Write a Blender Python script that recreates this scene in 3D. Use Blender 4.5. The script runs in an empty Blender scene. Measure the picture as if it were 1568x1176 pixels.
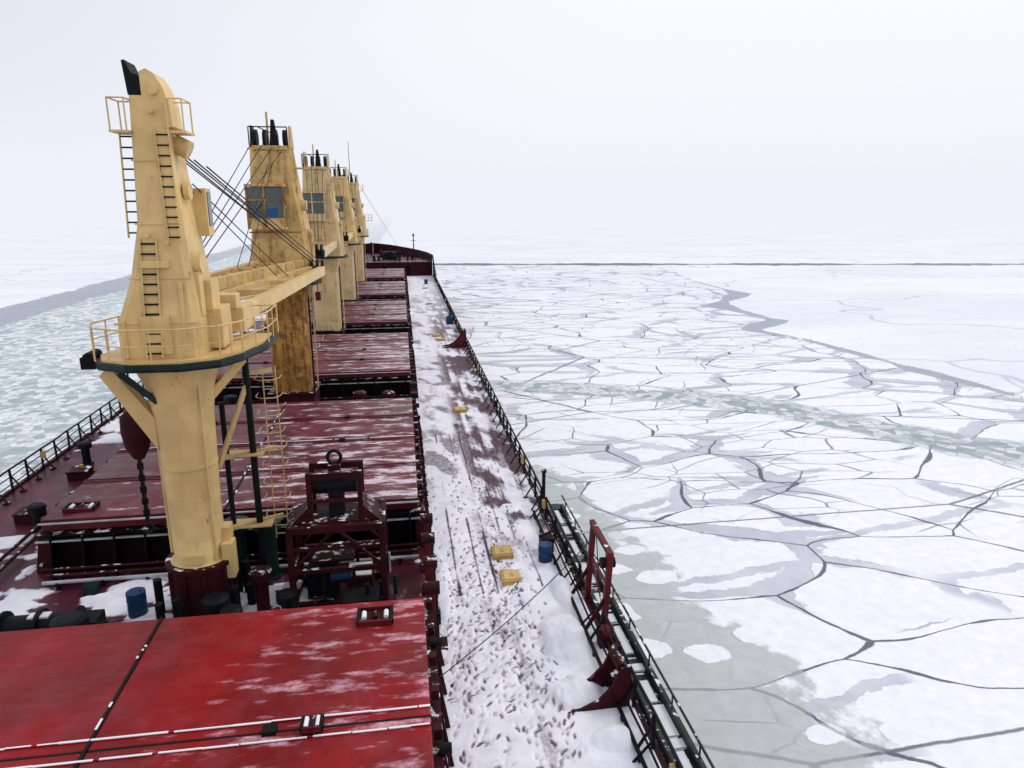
import bpy, math, random
import numpy as np
from mathutils import Vector
random.seed(7)
R=math.radians
scn=bpy.context.scene
CL=-6.5      # ship centreline x
HB=12.3      # half beam
CR=-7.0      # crane line
ICE=-6.5

# ------------------------------------------------------------ node helpers
def sock(nt,i,v):
    if hasattr(v,'is_output'): nt.links.new(v,i)
    else:
        if isinstance(v,(tuple,list)) and i.type=='RGBA' and len(v)==3: v=(*v,1)
        i.default_value=v
def nd(nt,t,ins=None,**kw):
    n=nt.nodes.new(t)
    for k,v in kw.items(): setattr(n,k,v)
    if ins:
        for k,v in ins.items(): sock(nt,n.inputs[k],v)
    return n
def M(nt,op,a,b=0.0,c=None,clamp=False):
    n=nt.nodes.new('ShaderNodeMath'); n.operation=op; n.use_clamp=clamp
    sock(nt,n.inputs[0],a); sock(nt,n.inputs[1],b)
    if c is not None: sock(nt,n.inputs[2],c)
    return n.outputs[0]
def VM(nt,op,a,b):
    n=nt.nodes.new('ShaderNodeVectorMath'); n.operation=op
    sock(nt,n.inputs[0],a)
    if op=='SCALE': sock(nt,n.inputs[3],b)
    else: sock(nt,n.inputs[1],b)
    return n.outputs[0]
def MIX(nt,f,a,b):
    n=nt.nodes.new('ShaderNodeMix'); n.data_type='RGBA'
    sock(nt,n.inputs[0],f); sock(nt,n.inputs[6],a); sock(nt,n.inputs[7],b)
    return n.outputs[2]
def SS(nt,v,lo,hi,a=0.0,b=1.0):
    n=nt.nodes.new('ShaderNodeMapRange'); n.interpolation_type='SMOOTHSTEP'
    sock(nt,n.inputs[0],v); sock(nt,n.inputs[1],lo); sock(nt,n.inputs[2],hi)
    sock(nt,n.inputs[3],a); sock(nt,n.inputs[4],b)
    return n.outputs[0]
def NOISE(nt,vec,scale,detail=4,rough=.55,col=False):
    n=nd(nt,'ShaderNodeTexNoise',{'Vector':vec,'Scale':scale,'Detail':detail,'Roughness':rough})
    return n.outputs['Color'] if col else n.outputs['Fac']
def MAP(nt,vec,scale=(1,1,1),rot=(0,0,0),loc=(0,0,0)):
    return nd(nt,'ShaderNodeMapping',{'Vector':vec,'Scale':scale,'Rotation':rot,'Location':loc}).outputs[0]
def POS(nt): return nd(nt,'ShaderNodeNewGeometry').outputs['Position']
def newmat(name):
    m=bpy.data.materials.new(name); m.use_nodes=True
    nt=m.node_tree; b=nt.nodes['Principled BSDF']
    return m,nt,b
def ATTR(nt,name):
    return nd(nt,'ShaderNodeAttribute',attribute_name=name).outputs['Fac']
def BUMP(nt,b,h,dist,strength=1.0):
    bp=nd(nt,'ShaderNodeBump',{'Height':h,'Distance':dist,'Strength':strength})
    nt.links.new(bp.outputs[0],b.inputs['Normal'])

def paint(name,col,dark=.75,rust=0.0,rough=.5,rustcol=(.16,.05,.012),snow=0.0,spec=.25,scale=1.0):
    m,nt,b=newmat(name); p=POS(nt)
    n1=NOISE(nt,p,.9*scale,4); 
    c=MIX(nt,SS(nt,n1,.35,.7),tuple(x*dark for x in col),col)
    if rust>0:
        st=NOISE(nt,MAP(nt,p,(2.2,2.2,.35)),1.6,5,.65)
        sp=NOISE(nt,p,2.6,5,.7)
        f=M(nt,'ADD',M(nt,'MULTIPLY',st,.5),M(nt,'MULTIPLY',sp,.5))
        lo=.66-rust*.2
        c=MIX(nt,SS(nt,f,lo,lo+.10,0,.85),c,rustcol)
        c=MIX(nt,SS(nt,st,.48,.75,0,.35),c,tuple(x*.55 for x in col))
    if snow>0:
        nz=nd(nt,'ShaderNodeSeparateXYZ',{'Vector':nd(nt,'ShaderNodeNewGeometry').outputs['Normal']}).outputs[2]
        s=NOISE(nt,p,2.5,5,.65)
        f=M(nt,'MULTIPLY',SS(nt,nz,.6,.9),SS(nt,s,.62-snow*.25,.68-snow*.2))
        c=MIX(nt,f,c,(.8,.82,.87))
    nt.links.new(c,b.inputs['Base Color'])
    b.inputs['Roughness'].default_value=rough
    b.inputs['Specular IOR Level'].default_value=spec
    BUMP(nt,b,NOISE(nt,p,3,4),.02,.4)
    return m

BEIGE=paint('crane_beige',(.74,.52,.225),.8,.42,.45,(.25,.11,.03))
BEIGE2=paint('crane_beige_pale',(.68,.50,.26),.8,.55,.5,(.25,.11,.03))
RUSTY=paint('crane_weathered',(.66,.45,.18),.72,.80,.6,(.33,.14,.035))
RUSTC=paint('crane_column_rusty',(.5,.26,.06),.55,.98,.6,(.15,.045,.014))
GREEN=paint('dark_green_paint',(.006,.026,.024),.6,0,.5)
BLACK=paint('black_paint',(.006,.007,.009),.6,0,.6,snow=.0,spec=.15)
DKRED=paint('dark_red_paint',(.045,.004,.008),.5,.2,.6,(.02,.006,.006),snow=.25,spec=.15)
RED=paint('red_paint',(.12,.006,.012),.6,.25,.5,(.04,.008,.008),snow=.1)
COAM=paint('coaming_black',(.008,.004,.006),.5,.2,.7,(.03,.008,.008),snow=.4,spec=.1)
HULL=paint('hull_paint',(.10,.01,.02),.6,.3,.5)
RAILM=paint('rail_paint',(.014,.010,.014),.6,.3,.6,(.06,.012,.008),spec=.15)
PALE=paint('pale_grey',(.5,.52,.56),.6,.3,.6)
BLUE=paint('blue_paint',(.008,.05,.16),.5,.3,.5,(.03,.015,.01))
YEL=paint('yellow_paint',(.55,.34,.10),.7,.35,.5)
YEL2=paint('yellow_pipe',(.6,.42,.18),.7,.35,.5)
GRGR=paint('ladder_grey_green',(.022,.034,.030),.6,.3,.5,(.06,.03,.015),snow=.3)
SNOWCAP=paint('snow_cap',(.8,.82,.87),.93,0,.9)
WIRE=paint('wire_dark',(.012,.012,.014),.7,0,.6)
glass,nt,b=newmat('cab_glass'); b.inputs['Base Color'].default_value=(.07,.10,.095,1); b.inputs['Roughness'].default_value=.15
BLUEG=paint('cab_interior_blue',(.02,.14,.4),.5,0,.4)

# ------------------------------------------------------------ mesh builder
class B:
    def __init__(s): s.v=[];s.f=[];s.m=[];s.mats=[];s.sm=[]
    def add(s,vs,fs,mat,smooth=False):
        o=len(s.v); s.v+= [tuple(q) for q in vs]
        if mat not in s.mats: s.mats.append(mat)
        k=s.mats.index(mat)
        for f in fs: s.f.append([i+o for i in f]); s.m.append(k); s.sm.append(smooth)
    def box(s,c,d,mat):
        x,y,z=c; a,b_,h=d[0]/2,d[1]/2,d[2]/2
        vs=[(x+i*a,y+j*b_,z+k*h) for k in(-1,1) for i,j in((-1,-1),(1,-1),(1,1),(-1,1))]
        s.hexa(vs,mat)
    def hexa(s,vs,mat):
        s.add(vs,[(3,2,1,0),(4,5,6,7),(0,1,5,4),(1,2,6,5),(2,3,7,6),(3,0,4,7)],mat)
    def beam(s,p,q,w,h,mat):
        p=Vector(p);q=Vector(q);d=(q-p).normalized()
        up=Vector((0,0,1)) if abs(d.z)<.95 else Vector((0,1,0))
        r=d.cross(up).normalized()*w/2; u=r.cross(d).normalized()*h/2
        s.hexa([p-r-u,p+r-u,q+r-u,q-r-u,p-r+u,p+r+u,q+r+u,q-r+u],mat)
    def tube(s,p,q,r,mat,n=6,r2=None):
        p=Vector(p);q=Vector(q);d=(q-p)
        if d.length<1e-6:return
        d.normalize(); r2=r if r2 is None else r2
        up=Vector((0,0,1)) if abs(d.z)<.95 else Vector((0,1,0))
        a=d.cross(up).normalized(); c=a.cross(d)
        vs=[p+(a*math.cos(t)+c*math.sin(t))*r for t in [2*math.pi*i/n for i in range(n)]]
        vs+=[q+(a*math.cos(t)+c*math.sin(t))*r2 for t in [2*math.pi*i/n for i in range(n)]]
        s.add(vs,[(i,i+n,(i+1)%n+n,(i+1)%n) for i in range(n)],mat,True)
        s.add(vs[:n],[tuple(range(n))],mat); s.add(vs[n:],[tuple(reversed(range(n)))],mat)
    def path(s,pts,r,mat,n=6):
        for a,c in zip(pts[:-1],pts[1:]): s.tube(a,c,r,mat,n)
    def loft(s,rings,mat,smooth=False):
        n=len(rings[0]); vs=[p for r in rings for p in r]; fs=[]
        for k in range(len(rings)-1):
            for i in range(n):
                fs.append((k*n+i,k*n+(i+1)%n,(k+1)*n+(i+1)%n,(k+1)*n+i))
        s.add(vs,fs,mat,smooth)
        s.add(rings[0],[tuple(reversed(range(n)))],mat); s.add(rings[-1],[tuple(range(n))],mat)
    def prism(s,pts,vec,mat):
        vec=Vector(vec); s.loft([[Vector(p) for p in pts],[Vector(p)+vec for p in pts]],mat)
    def ladder(s,p,q,wv,mat,step=.33,r=.025,rmat=None):
        p=Vector(p);q=Vector(q);w=Vector(wv)/2
        s.tube(p-w,q-w,r,mat,5); s.tube(p+w,q+w,r,mat,5)
        n=int((q-p).length/step)
        for i in range(n+1):
            c=p.lerp(q,(i+.5)/(n+1)); s.tube(c-w,c+w,r*.9,rmat or mat,5)
    def build(s,name,loc=(0,0,0),parent=None,bevel=0,recalc=True):
        me=bpy.data.meshes.new(name)
        me.from_pydata([(v[0],v[1],v[2]) for v in s.v],[],s.f)
        for m in s.mats: me.materials.append(m)
        me.polygons.foreach_set('material_index',s.m); me.polygons.foreach_set('use_smooth',s.sm)
        me.update()
        if recalc:
            import bmesh
            bm=bmesh.new(); bm.from_mesh(me); bmesh.ops.recalc_face_normals(bm,faces=bm.faces); bm.to_mesh(me); bm.free()
        ob=bpy.data.objects.new(name,me); scn.collection.objects.link(ob); ob.location=loc
        if parent: ob.parent=parent
        if bevel:
            md=ob.modifiers.new('bevel','BEVEL'); md.width=bevel; md.segments=2; md.limit_method='ANGLE'; md.angle_limit=R(50)
        return ob
def empty(name,loc):
    e=bpy.data.objects.new(name,None); scn.collection.objects.link(e); e.location=loc; e.empty_display_size=.5; return e
def ring(cx,cy,z,rx,ry,n=16,ph=0):
    return [(cx+rx*math.cos(2*math.pi*i/n+ph),cy+ry*math.sin(2*math.pi*i/n+ph),z) for i in range(n)]

# ------------------------------------------------------------ numpy noise
def vnoise(x,y,seed=0):
    xi=np.floor(x).astype(np.int64); yi=np.floor(y).astype(np.int64)
    fx=x-xi; fy=y-yi; fx=fx*fx*(3-2*fx); fy=fy*fy*(3-2*fy)
    def h(a,b):
        n=(a*374761393+b*668265263+seed*982451653)&0x7fffffff
        n=((n^(n>>13))*1274126177)&0x7fffffff
        n=(n^(n>>16))&0xffff
        return n/65535.0
    return (h(xi,yi)*(1-fx)+h(xi+1,yi)*fx)*(1-fy)+(h(xi,yi+1)*(1-fx)+h(xi+1,yi+1)*fx)*fy
def fbm(x,y,seed=0,o=4):
    a=.5;s=0;t=0
    for k in range(o):
        s=s+a*vnoise(x*2**k+13.7*k,y*2**k+5.1*k,seed+k); t+=a; a*=.5
    return s/t
def sstep(v,lo,hi):
    t=np.clip((v-lo)/(hi-lo),0,1); return t*t*(3-2*t)
def gridmesh(name,xs,ys,Z,mat,attrs,smooth=True):
    nx,ny=len(xs),len(ys); X,Y=np.meshgrid(xs,ys)
    co=np.stack([X.ravel(),Y.ravel(),Z.ravel()],1)
    i=np.arange((nx-1)*(ny-1)); r=i//(nx-1); c=i%(nx-1); a=r*nx+c
    F=np.stack([a,a+1,a+1+nx,a+nx],1)
    me=bpy.data.meshes.new(name); me.from_pydata(co.tolist(),[],F.tolist())
    me.polygons.foreach_set('use_smooth',[smooth]*len(F))
    for k,v in attrs.items():
        at=me.attributes.new(k,'FLOAT','POINT'); at.data.foreach_set('value',v.ravel().astype(np.float32))
    me.materials.append(mat); me.update()
    ob=bpy.data.objects.new(name,me); scn.collection.objects.link(ob); return ob

# ------------------------------------------------------------ SEA ICE
ice,nt,b=newmat('sea_ice'); p=POS(nt)
solid=ATTR(nt,'solid'); brash=ATTR(nt,'brash'); lead=ATTR(nt,'lead'); near=ATTR(nt,'near'); painted_haze=ATTR(nt,'painted_haze')
nl=NOISE(nt,p,.06,2); nm=NOISE(nt,p,.3,4,.6); nf=NOISE(nt,p,1.4,3,.6)
wc=VM(nt,'SUBTRACT',NOISE(nt,p,.05,2,.5,True),(.5,.5,.5))
fc=VM(nt,'SUBTRACT',NOISE(nt,p,.45,4,.6,True),(.5,.5,.5))
base=MAP(nt,p,(.096,.185,0),(0,0,R(12)))
p1=VM(nt,'ADD',VM(nt,'ADD',base,VM(nt,'SCALE',wc,1.6)),VM(nt,'SCALE',fc,.045))
def vor(vec,feat='DISTANCE_TO_EDGE',scale=1.0,out='Distance'):
    return nd(nt,'ShaderNodeTexVoronoi',{'Vector':vec,'Scale':scale},voronoi_dimensions='2D',feature=feat).outputs[out]
d1=vor(p1)
w1=SS(nt,nm,.42,.8,.008,.038)
crack=SS(nt,d1,M(nt,'MULTIPLY',w1,.5),w1,1,0)
d1b=vor(p1,scale=2.1)
crack2=M(nt,'MULTIPLY',SS(nt,d1b,.006,.024,1,0),SS(nt,NOISE(nt,p,.045,3),.47,.54))
dl=vor(VM(nt,'ADD',MAP(nt,p,(.021,.052,0),(0,0,R(-24)),(1.3,4.1,0)),VM(nt,'SCALE',fc,.014)))
crack3=SS(nt,dl,.0015,.0065,1,0)
p2=VM(nt,'ADD',VM(nt,'ADD',p1,(.05,-.13,0)),VM(nt,'SCALE',fc,.24))
d2=vor(p2)
thr=M(nt,'ADD',SS(nt,nl,.38,.66,-.08,.125),M(nt,'MULTIPLY',near,.10))
white=SS(nt,d2,thr,M(nt,'ADD',thr,.02))
d3=vor(VM(nt,'ADD',MAP(nt,p,(.05,.13,0),(0,0,R(-8)),(3,7,0)),VM(nt,'SCALE',fc,.2)))
band=M(nt,'MULTIPLY',SS(nt,d3,.03,.045,1,0),SS(nt,NOISE(nt,p,.08,2),.46,.52))
white=M(nt,'MULTIPLY',white,M(nt,'SUBTRACT',1,M(nt,'MULTIPLY',band,.9)))
ps=VM(nt,'ADD',MAP(nt,p,(.36,.5,0)),VM(nt,'SCALE',fc,.5))
sm=nd(nt,'ShaderNodeSeparateColor',{'Color':vor(ps,'F1',1.0,'Color')}).outputs[0]
small=M(nt,'MULTIPLY',SS(nt,vor(ps,'F1'),M(nt,'MULTIPLY',sm,.5),M(nt,'ADD',M(nt,'MULTIPLY',sm,.5),.05),1,0),SS(nt,sm,.42,.47))
nearm=SS(nt,M(nt,'ADD',near,M(nt,'MULTIPLY',M(nt,'SUBTRACT',nm,.5),.9)),.38,.46)
white=MIX(nt,nearm,white,small)
thin=MIX(nt,SS(nt,nm,.3,.7),(.45,.49,.57),(.60,.63,.71))
thin=MIX(nt,M(nt,'MULTIPLY',nearm,.85),thin,MIX(nt,nf,(.38,.43,.43),(.58,.62,.61)))
snowc=MIX(nt,SS(nt,nf,.3,.75),(.80,.82,.90),(.89,.90,.95))
snowc=MIX(nt,SS(nt,NOISE(nt,MAP(nt,p,(.35,1,1),(0,0,R(20))),.5,4,.65),.48,.75,0,.3),snowc,(.68,.71,.79))
c=MIX(nt,white,thin,snowc)
ck=M(nt,'MAXIMUM',M(nt,'MAXIMUM',crack,M(nt,'MULTIPLY',crack2,.8)),M(nt,'MULTIPLY',crack3,.9))
ck=M(nt,'MULTIPLY',ck,SS(nt,nearm,0,1,.92,.45))
c=MIX(nt,ck,c,(.07,.085,.125))
solm=SS(nt,M(nt,'ADD',solid,M(nt,'MULTIPLY',M(nt,'SUBTRACT',nm,.5),.5)),.45,.55)
solc=MIX(nt,SS(nt,NOISE(nt,MAP(nt,p,(.02,.05,1)),1,5,.6),.4,.65),(.77,.80,.87),(.88,.89,.93))
fard=vor(VM(nt,'ADD',MAP(nt,p,(.012,.02,0)),VM(nt,'SCALE',wc,.6)))
solc=MIX(nt,M(nt,'MULTIPLY',SS(nt,fard,.003,.012,1,0),.5),solc,(.35,.4,.5))
c=MIX(nt,solm,c,solc)
bp=VM(nt,'ADD',MAP(nt,p,(1.1,1.1,0)),VM(nt,'SCALE',fc,.6))
bs=nd(nt,'ShaderNodeSeparateColor',{'Color':vor(bp,'F1',1.0,'Color')}).outputs[1]
be=vor(bp)
bv=M(nt,'MULTIPLY',SS(nt,M(nt,'ADD',M(nt,'MULTIPLY',bs,.6),M(nt,'MULTIPLY',nm,.6)),.32,.82),SS(nt,be,.0,.14,.3,1))
star=SS(nt,nd(nt,'ShaderNodeSeparateXYZ',{'Vector':p}).outputs[0],-2,3)
brc=MIX(nt,bv,MIX(nt,star,(.35,.42,.45),(.30,.35,.38)),MIX(nt,star,(.76,.80,.83),(.68,.72,.76)))
brm=SS(nt,M(nt,'ADD',brash,M(nt,'MULTIPLY',M(nt,'SUBTRACT',nm,.5),.8)),.34,.55)
c=MIX(nt,M(nt,'MULTIPLY',brm,.95),c,brc)
ldm=SS(nt,M(nt,'ADD',lead,M(nt,'MULTIPLY',M(nt,'SUBTRACT',nm,.5),.5)),.45,.52)
c=MIX(nt,M(nt,'MULTIPLY',ldm,.95),c,MIX(nt,nm,(.30,.33,.40),(.42,.45,.52)))
c=MIX(nt,painted_haze,c,(.86,.88,.92))  # distance haze painted into the ice colour, whitening it far out
nt.links.new(c,b.inputs['Base Color'])
b.inputs['Roughness'].default_value=.65; b.inputs['Specular IOR Level'].default_value=.25
hh=M(nt,'ADD',M(nt,'MULTIPLY',M(nt,'SUBTRACT',white,ck),.5),M(nt,'ADD',M(nt,'MULTIPLY',M(nt,'MULTIPLY',bs,brm),.8),M(nt,'MULTIPLY',nf,.4)))
BUMP(nt,b,hh,.14,.7)

def axis(lo,hi,step,far,g=1.22):
    a=list(np.arange(lo,hi+.01,step)); s=step
    while a[-1]<far: s*=g; a.append(a[-1]+s)
    s=step; f=[]
    x=lo
    while x>-far: s*=g; x-=s; f.append(x)
    return np.array(f[::-1]+a)
xs=axis(-110,120,1.0,9000); ys=axis(0,262,1.0,9000)
X,Y=np.meshgrid(xs,ys)
jit=(fbm(X/14,Y/14,3)-.5)*10
yb=[-50,20,40,50,60,76.8,88,96,106.7,115,135.6,152,175,198,246,400,9000]
xb=[400,200,120,82,66,63.3,62,61,57,66,63.4,77.5,78,80,95,105,105]
XB=np.interp(Y,yb,xb)
solid=sstep(X-XB+jit*.15,-1.5,1.5)
solid=np.maximum(solid,sstep(Y+X*.15,248,252))
solid=np.maximum(solid,sstep(-X+jit*.3,76,80))
wl=np.interp(Y,[60,76,80,88,100,106,112,118,128,135,141,148,154,162,200],[0,1.6,.3,1.0,.4,1.6,3.2,.6,1.4,3.2,1,3,2.5,.4,.3])
wl=np.where((Y>55)&(Y<205),wl,0)
lead=np.clip(1-np.abs(X-XB+1+jit*.1)/np.maximum(wl*2.1,.01),0,1)*(wl>0)
pl=np.clip(1.0-np.abs(-X-73+jit*.35)/11,0,1)*1.0
lead=np.maximum(lead,pl)
def segd(P):
    d=np.full(X.shape,1e9)
    for (x0,y0),(x1,y1) in zip(P[:-1],P[1:]):
        L=(x1-x0)**2+(y1-y0)**2; t=np.clip(((X-x0)*(x1-x0)+(Y-y0)*(y1-y0))/L,0,1)
        d=np.minimum(d,np.hypot(X-x0-t*(x1-x0),Y-y0-t*(y1-y0)))
    return d
ds=segd([(4,79),(20,73),(35,64.6),(49,47),(60,28),(66,0)])
brash=np.clip(1-(ds+jit*.12)/np.interp(X,[5,20,35,60],[3.5,4.2,5.5,5.5]),0,1)
brash=np.maximum(brash,sstep(-X,10,14)*(1-sstep(-X+jit*.3,66,70)))
nw_=np.interp(Y,[0,20,35,60,100],[14,14,11,6,3])
near=np.clip(1.15-(X-5.8+jit*.5)/nw_,0,1)*np.interp(Y,[0,30,60,130,170],[1,1,.7,.3,0])*(X>-5)
rad=np.hypot(X,Y); painted_haze=sstep(rad,250,2500)*.9
gridmesh('sea_ice',xs,ys,np.full(X.shape,ICE),ice,dict(solid=solid,lead=lead,brash=brash,near=near,painted_haze=painted_haze),False)

leadm,nt,b=newmat('open_water'); b.inputs['Base Color'].default_value=(.04,.052,.085,1); b.inputs['Roughness'].default_value=.5; b.inputs['Specular IOR Level'].default_value=.2
vs=[];fs=[];n=240
for i in range(n+1):
    t=i/n; x=2+t*600; y=249-(x-2)*.1535
    w=2.4+2.6*random.random()+1.2*math.sin(x*.11); o=random.uniform(-.6,.6)
    vs+=[(x,y-w+o,ICE+.02),(x,y+w+o,ICE+.02)]
    if i: k=2*i; fs.append((k-2,k,k+1,k-1))
L=B(); L.add(vs,fs,leadm); L.build('water')

# distant fog bank (ring of mist round the clear patch the ship is in)
fog=bpy.data.materials.new('fog'); fog.use_nodes=True; nt=fog.node_tree; nt.nodes.clear()
ab=nd(nt,'ShaderNodeVolumeAbsorption',{'Color':(0,0,0,1),'Density':.0017}); em=nd(nt,'ShaderNodeEmission',{'Color':(.865,.885,.955,1),'Strength':.0017})  # emission stands in for the daylight real mist would scatter
ad=nd(nt,'ShaderNodeAddShader'); nt.links.new(ab.outputs[0],ad.inputs[0]); nt.links.new(em.outputs[0],ad.inputs[1])
ou=nd(nt,'ShaderNodeOutputMaterial'); nt.links.new(ad.outputs[0],ou.inputs['Volume'])
try: fog.cycles.emission_sampling='NONE'
except Exception: pass
n=48; vs=[];fs=[]
for r,z in((125,ICE-1),(8000,ICE-1),(8000,95),(125,95)):
    vs+=[(-6+r*math.cos(2*math.pi*i/n),60+r*math.sin(2*math.pi*i/n),z) for i in range(n)]
for k in range(4):
    for i in range(n):
        j=(i+1)%n; fs.append((k*n+i,k*n+j,((k+1)%4)*n+j,((k+1)%4)*n+i))
F=B(); F.add(vs,fs,fog); F.build('fog')

# ------------------------------------------------------------ HULL
def halfw(y):
    return float(np.interp(y,[0,128,140,146,151,156,160,163,165.5,166.5],[12.3,12.3,12.15,11.4,10.0,8.0,5.8,3.8,1.6,0.05]))
YS=[-10]+list(range(0,140,4))+list(np.arange(140,166.6,1.0))+[166.5]
deckm,nt,b=newmat('deck_paint'); p=POS(nt)
n1=NOISE(nt,p,.5,5,.6); n2=NOISE(nt,MAP(nt,p,(1.6,.5,1)),1.2,6,.65)
c=MIX(nt,SS(nt,n1,.35,.7),(.04,.006,.013),(.11,.014,.032))
c=MIX(nt,SS(nt,n2,.56,.75,0,.45),c,(.45,.35,.42))
nt.links.new(c,b.inputs['Base Color']); b.inputs['Roughness'].default_value=.4; b.inputs['Specular IOR Level'].default_value=.25
H=B()
st=[(CL+halfw(y),y) for y in YS]; pt=[(CL-halfw(y),y) for y in YS]
for side in (st,pt):
    for (x0,y0),(x1,y1) in zip(side[:-1],side[1:]):
        H.add([(x0,y0,0),(x1,y1,0),(x1,y1,-8),(x0,y0,-8)],[(0,1,2,3)],HULL)
        H.beam((x0,y0,.06),(x1,y1,.06),.16,.12,DKRED)
for a,c_,d,e in zip(st[:-1],st[1:],pt[1:],pt[:-1]):
    H.add([(*a,0),(*c_,0),(*d,0),(*e,0)],[(0,1,2,3)],deckm)
FY=138; FZ=2.7
fs_=[y for y in YS if y>=FY]; fs_=[FY]+fs_
for sgn in(1,-1):
    for y0,y1 in zip(fs_[:-1],fs_[1:]):
        x0=CL+sgn*halfw(y0);x1=CL+sgn*halfw(y1)
        zt0=FZ+1.15+.9*max(0,(y0-FY)/28)**2; zt1=FZ+1.15+.9*max(0,(y1-FY)/28)**2
        H.add([(x0,y0,0),(x1,y1,0),(x1,y1,zt1),(x0,y0,zt0)],[(0,1,2,3)],BLACK)
        xi0=CL+sgn*max(.02,halfw(y0)-.12);xi1=CL+sgn*max(.02,halfw(y1)-.12)
        H.add([(xi0,y0,0),(xi1,y1,0),(xi1,y1,zt1),(xi0,y0,zt0)],[(0,1,2,3)],DKRED)
        H.beam((x0,y0,zt0+.06),(x1,y1,zt1+.06),.35,.14,BLACK)
    x=CL+sgn*12.25
    H.add([(x,126,1.1),(x,138,3.85),(x,138,0),(x,126,0)],[(0,1,2,3)],BLACK)
    H.beam((x,126,1.1),(x,138,3.9),.25,.12,BLACK)
for y0,y1 in zip(fs_[:-1],fs_[1:]):
    a0=halfw(y0)-.15;a1=max(0.02,halfw(y1)-.15)
    H.add([(CL+a0,y0,FZ),(CL+a1,y1,FZ),(CL-a1,y1,FZ),(CL-a0,y0,FZ)],[(0,1,2,3)],deckm)
H.box((CL,FY,FZ/2),(24.2,.2,FZ),DKRED)
for x in (-14,-9.5,-3.5,1):
    H.box((x,FY-.13,1.1),(.8,.08,1.9),COAM)
H.path([(CL-12,FY,FZ+1),(CL+12,FY,FZ+1)],.05,RAILM); H.path([(CL-12,FY,FZ+.5),(CL+12,FY,FZ+.5)],.03,RAILM)
for i in range(17): H.tube((CL-12+i*1.5,FY,FZ),(CL-12+i*1.5,FY,FZ+1),.04,RAILM)
ship=H.build('cargo_ship')

for x in(-10.5,-2.5):
    W=B()
    W.box((0,0,.3),(3,2,.6),BLACK); W.tube((-1.4,0,1.0),(1.4,0,1.0),.55,GREEN,14); W.tube((-1.9,0,1.0),(-1.5,0,1.0),.8,BLACK,14)
    W.tube((1.5,0,1.0),(1.9,0,1.0),.8,BLACK,14); W.box((0,-.9,.9),(1,.7,1.2),BLACK); W.tube((0,1.2,.2),(0,3.4,-.1),.12,BLACK)
    W.build('windlass',(x,147,FZ))
for x,y,h in((2.4,149,5.0),(-6.5,157,3.0)):
    A=B(); A.tube((0,0,0),(0,0,h),.14,DKRED,8,.08); A.box((0,0,h-.4),(.5,.3,.25),BLACK); A.beam((-.5,0,h*.7),(.5,0,h*.7),.08,.08,BLACK)
    A.tube((0,-.6,0),(0,0,h*.5),.05,DKRED); A.build('bow_mast',(x,y,FZ))
for x,y in((-1,143),(-5,142),(-12,143),(-8,144.5),(1.5,145),(0,152),(-4,154)):
    A=B(); 
    for dx in(-.45,.45):
        A.tube((dx,0,0),(dx,0,.9),.22,BLACK,10); A.tube((dx,0,.9),(dx,0,1.0),.3,BLACK,10)
    A.box((0,0,.05),(1.6,.7,.1),BLACK); A.build('mooring_bollard',(x,y,FZ))

# ------------------------------------------------------------ hatch covers
def hatchmat(name,col,dust,bias,rowscale,soft,dcol,filmk,xr):
    m,nt,b=newmat(name); p=POS(nt)
    g=nd(nt,'ShaderNodeSeparateXYZ',{'Vector':p})
    n1=NOISE(nt,p,.35,4,.6)
    c=MIX(nt,SS(nt,n1,.35,.7),tuple(x*.55 for x in col),col)
    scr=NOISE(nt,MAP(nt,p,(.5,5,1),(0,0,.05)),1.5,5,.7)
    c=MIX(nt,SS(nt,scr,.52,.8,0,.55),c,tuple(x*.3 for x in col))
    c=MIX(nt,SS(nt,NOISE(nt,p,2.3,5,.7),.58,.72,0,.5),c,tuple(x*.25 for x in col))
    st=NOISE(nt,MAP(nt,p,(.75,2.4,1),(0,0,.06)),1.3,7,.62)
    wobble=NOISE(nt,p,.6,3)
    row=M(nt,'SINE',M(nt,'ADD',M(nt,'MULTIPLY',g.outputs[1],rowscale),M(nt,'MULTIPLY',wobble,3)))
    big=NOISE(nt,p,.22,3)
    xf=SS(nt,g.outputs[0],-13,.2,xr[0],xr[1])
    v=M(nt,'ADD',M(nt,'ADD',st,M(nt,'MULTIPLY',row,.06)),M(nt,'ADD',xf,M(nt,'MULTIPLY',M(nt,'SUBTRACT',big,.5),.3)))
    f=SS(nt,v,bias,bias+soft,0,dust)
    fine=NOISE(nt,p,9,4,.7)
    f=M(nt,'MULTIPLY',f,SS(nt,fine,.3,.6,.45,1))
    film=M(nt,'MULTIPLY',SS(nt,NOISE(nt,p,.9,5,.65),.4,.7),filmk)
    f=M(nt,'MAXIMUM',f,film)
    nzz=nd(nt,'ShaderNodeSeparateXYZ',{'Vector':nd(nt,'ShaderNodeNewGeometry').outputs['Normal']}).outputs[2]
    f=M(nt,'MULTIPLY',f,SS(nt,nzz,.5,.9))
    c=MIX(nt,f,c,dcol)
    nt.links.new(c,b.inputs['Base Color'])
    nt.links.new(SS(nt,n1,.3,.7,.35,.55),b.inputs['Roughness']); b.inputs['Specular IOR Level'].default_value=.2
    BUMP(nt,b,NOISE(nt,MAP(nt,p,(.6,1.6,1)),1.2,5),.06,.6)
    return m
HRED=hatchmat('hatch_red',(.27,.0022,.005),.7,.615,4.2,.2,(.78,.45,.56),.035,(-.24,.14))
HMAR=hatchmat('hatch_maroon',(.13,.008,.021),.85,.545,5.0,.17,(.78,.68,.76),.06,(-.09,.08))
HX0,HX1=-13.25,.25; TOP=2.2
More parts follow.
